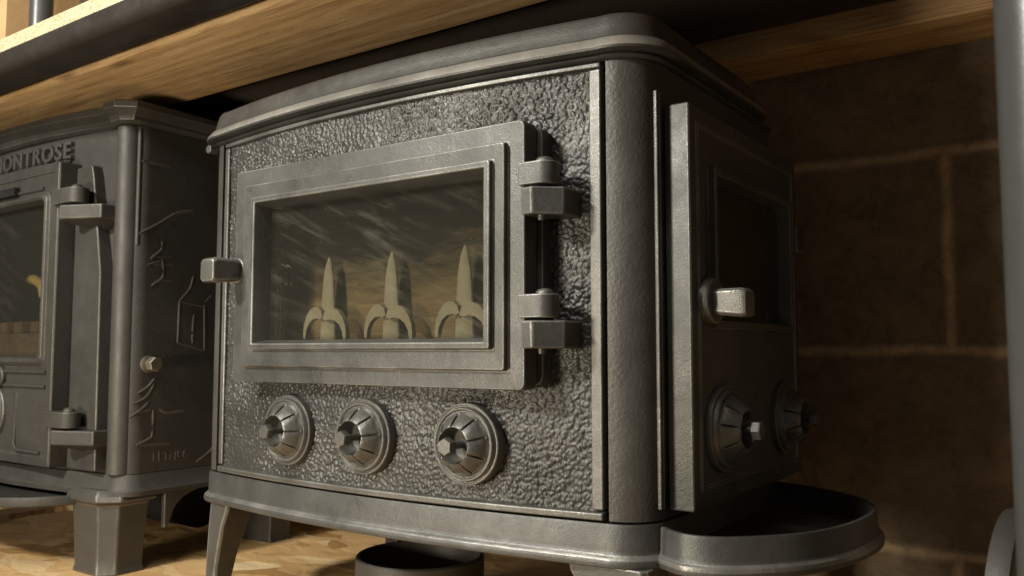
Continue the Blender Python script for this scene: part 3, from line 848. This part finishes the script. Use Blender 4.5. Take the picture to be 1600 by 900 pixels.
# scenes cast in the side plate: hills, trees and a chapel
SIDE_STROKES = [
   [(0.0145, 0.3631), (0.0484, 0.3838), (0.0795, 0.4046), (0.1122, 0.4139)], [(0.0150, 0.4838), (0.0245, 0.4829), (0.0663, 0.4831)],
   [(0.0557, 0.3544), (0.0551, 0.3414), (0.035, 0.3229)], [(0.0426, 0.3274), (0.0739, 0.3302)], [(0.0303, 0.3131), (0.0583, 0.3226)], [(0.043, 0.3141), (0.0759, 0.3169)],
   [(0.0566, 0.3248), (0.0592, 0.2964), (0.0381, 0.2784)], [(0.0439, 0.2868), (0.0752, 0.2903)],
   [(0.1168, 0.3005), (0.1098, 0.2779), (0.0908, 0.256)], [(0.0908, 0.256), (0.1399, 0.2484)], [(0.0908, 0.256), (0.0902, 0.2067), (0.0898, 0.1851)],
   [(0.1408, 0.2573), (0.1536, 0.269)], [(0.1398, 0.2523), (0.1413, 0.2028), (0.1422, 0.1716)], [(0.1195, 0.2342), (0.1176, 0.2048), (0.1182, 0.1853)], [(0.0898, 0.1851), (0.1422, 0.1716)],
   [(0.0493, 0.1263), (0.0371, 0.1128), (0.02, 0.1028)], [(0.0495, 0.1184), (0.0351, 0.0967), (0.0108, 0.085)], [(0.0389, 0.0873), (0.0282, 0.0777), (0.0067, 0.064)],
   [(0.0186, 0.07), (0.0434, 0.0755)], [(0.0484, 0.0752), (0.0482, 0.0359), (0.0399, 0.0274), (0.0204, 0.0199)], [(0.0253, 0.0195), (0.0814, 0.0168)],
   [(0.0586, 0.076), (0.0745, 0.069), (0.1064, 0.0705)], [(0.1671, 0.0118), (0.1589, -0.0022), (0.1312, -0.0189)]]
SIDE_TEXT = [[(0.0514, 0.0043), (0.0518, -0.0082)], [(0.061, 0.0075), (0.0616, -0.0092)], [(0.0734, 0.0032), (0.0738, -0.0095)], [(0.0824, -0.0009), (0.0815, -0.0092)],
   [(0.0911, 0.0036), (0.091, -0.0102)], [(0.0977, 0.004), (0.0961, -0.0022), (0.0981, -0.0067)], [(0.1081, 0.0031), (0.1065, -0.0043), (0.109, -0.0077)],
   [(0.1127, -0.007), (0.1151, -0.0051)], [(0.0658, 0.0039), (0.0728, 0.0038)]]
XSD = -.865
def smooth_path(s):
    s = [np.array(p) for p in s]
    if len(s) < 3: return s
    P = [2*s[0]-s[1]]+s+[2*s[-1]-s[-2]]
    return [np.array(p) for p in catmull([tuple(p) for p in P], 5)]
def relief(strokes, r, name):
    bm = bmesh.new()
    for s in strokes:
        s = [p for p in smooth_path(s) if p[0] > .012 or True]
        n = len(s)
        rr = [r*(.7 if k in (0, n-1) else 1) for k in range(n)]
        tube([(XSD, p[0], p[1]) for p in s], rr, 8, bm, squash=(.42, 1, 1))
    return link(name, bm, M['relief'], ls, smooth=60)
for a_, b_, n_ in ((0, 1, 'hill_relief'), (1, 2, 'hill_relief'), (2, 8, 'tree_relief'), (8, 15, 'chapel_relief'), (15, 22, 'tree_relief'), (22, 23, 'ground_relief')):
    relief(SIDE_STROKES[a_:b_], .0024, n_)
relief(SIDE_TEXT, .0015, 'cast_lettering')
bm = lathe([(.014, -.002), (.014, .0015), (.0125, .0025)], 24)
ws = link('washer', bm, M['zinc'], ls, smooth=40); ws.location = (XSD, .0370, .1500); ws.rotation_euler = SIDE
bo = link('bolt', bolt_mesh(.024, .0065, .0125, .015), M['zinc'], ls, smooth=30, bevel=.0008); bo.location = (XSD, .0370, .1500); bo.rotation_euler = SIDE
# inside: floor casting, yellow hoop, grate blocks
bm = bmesh.new(); openbox(bm, -1.40, -1.03, .012, .20, .15, .445)
link('firebox', bm, M['dark'], ls, smooth=0)
bm = bmesh.new(); box(bm, -1.40, -1.035, .014, .10, .151, .205)
for x in (-1.36, -1.30, -1.235, -1.17, -1.105, -1.05): box(bm, x-.018, x+.012, .030, .080, .204, .228)
link('fire_grate', bm, M['logs'], ls, bevel=.005)
hoop = [(-1.49, .10, .318), (-1.43, .10, .322), (-1.385, .10, .318), (-1.352, .10, .305), (-1.342, .10, .280)]
raised([hoop], .0105, ls, M['yellow'], 'yellow_hoop')
bm = bmesh.new(); tube([(-1.16, .24, -.118), (-1.0, .24, -.118)], .045, 28, bm)
link('ash_drum', bm, M['dark'], ls, smooth=40, bevel=.004)

# ------------------------------------------------------------------ loose things
# iron ring under the main stove
bm = bmesh.new()
R1, T, H = .0860, .006, .084
rs = []
for r, z in ((R1, 0), (R1, H-.002), (R1-.002, H), (R1-T+.001, H), (R1-T, H-.002), (R1-T, 0)):
    rs.append([(r*math.cos(a), r*math.sin(a), z) for a in np.linspace(0, 2*math.pi, 64, endpoint=False)])
vs = [[bm.verts.new(p) for p in r] for r in rs]; vs.append(vs[0])
for a, b in zip(vs, vs[1:]):
    for i in range(64): bm.faces.new((a[i], a[(i+1) % 64], b[(i+1) % 64], b[i]))
ring = link('flue_collar', bm, M['leftpil'], smooth=40); ring.location = (-.346, .120, FLZ+.0005)
tag(ring, 'open black iron flue collar standing on the board under the large stove', 'flue collar')

# rack upright at the right
bm = lathe([(.0285, 0), (.0285, 1.7)], 48)
post = link('rack_upright', bm, M['grey'], smooth=40); post.location = (.4055, -.165, -.75)
tag(post, 'grey round steel rack upright close to the camera at the right', 'upright')
# disc standing on edge behind it
bm = lathe([(.098, -.011), (.104, -.010), (.106, 0), (.104, .008), (.100, .0095), (.092, .007), (.085, .004), (.001, .004)], 72)
disc = link('blanking_plate', bm, M['leftpil'], smooth=40); disc.rotation_euler = (0, math.radians(90), math.radians(-6)); disc.location = (.351, .150, FLZ+.1065)
tag(disc, 'round grey iron blanking plate standing on edge behind the rack upright', 'plate')

# things on the upper shelf
bm = bmesh.new(); box(bm, -.19, 0, 0, .13, 0, .24)
cb = link('cardboard_box', bm, M['card'], smooth=0, bevel=.0015); cb.location = (-1.140, -.085, .6655)
tag(cb, 'plain brown cardboard box at the left end of the upper shelf', 'box')
bm = lathe([(.019, 0), (.019, .30)], 32)
tb = link('steel_tube', bm, M['grey'], smooth=40); tb.location = (-1.098, -.045, .6655)
tag(tb, 'short grey steel tube standing on the upper shelf beside the cardboard box', 'tube')
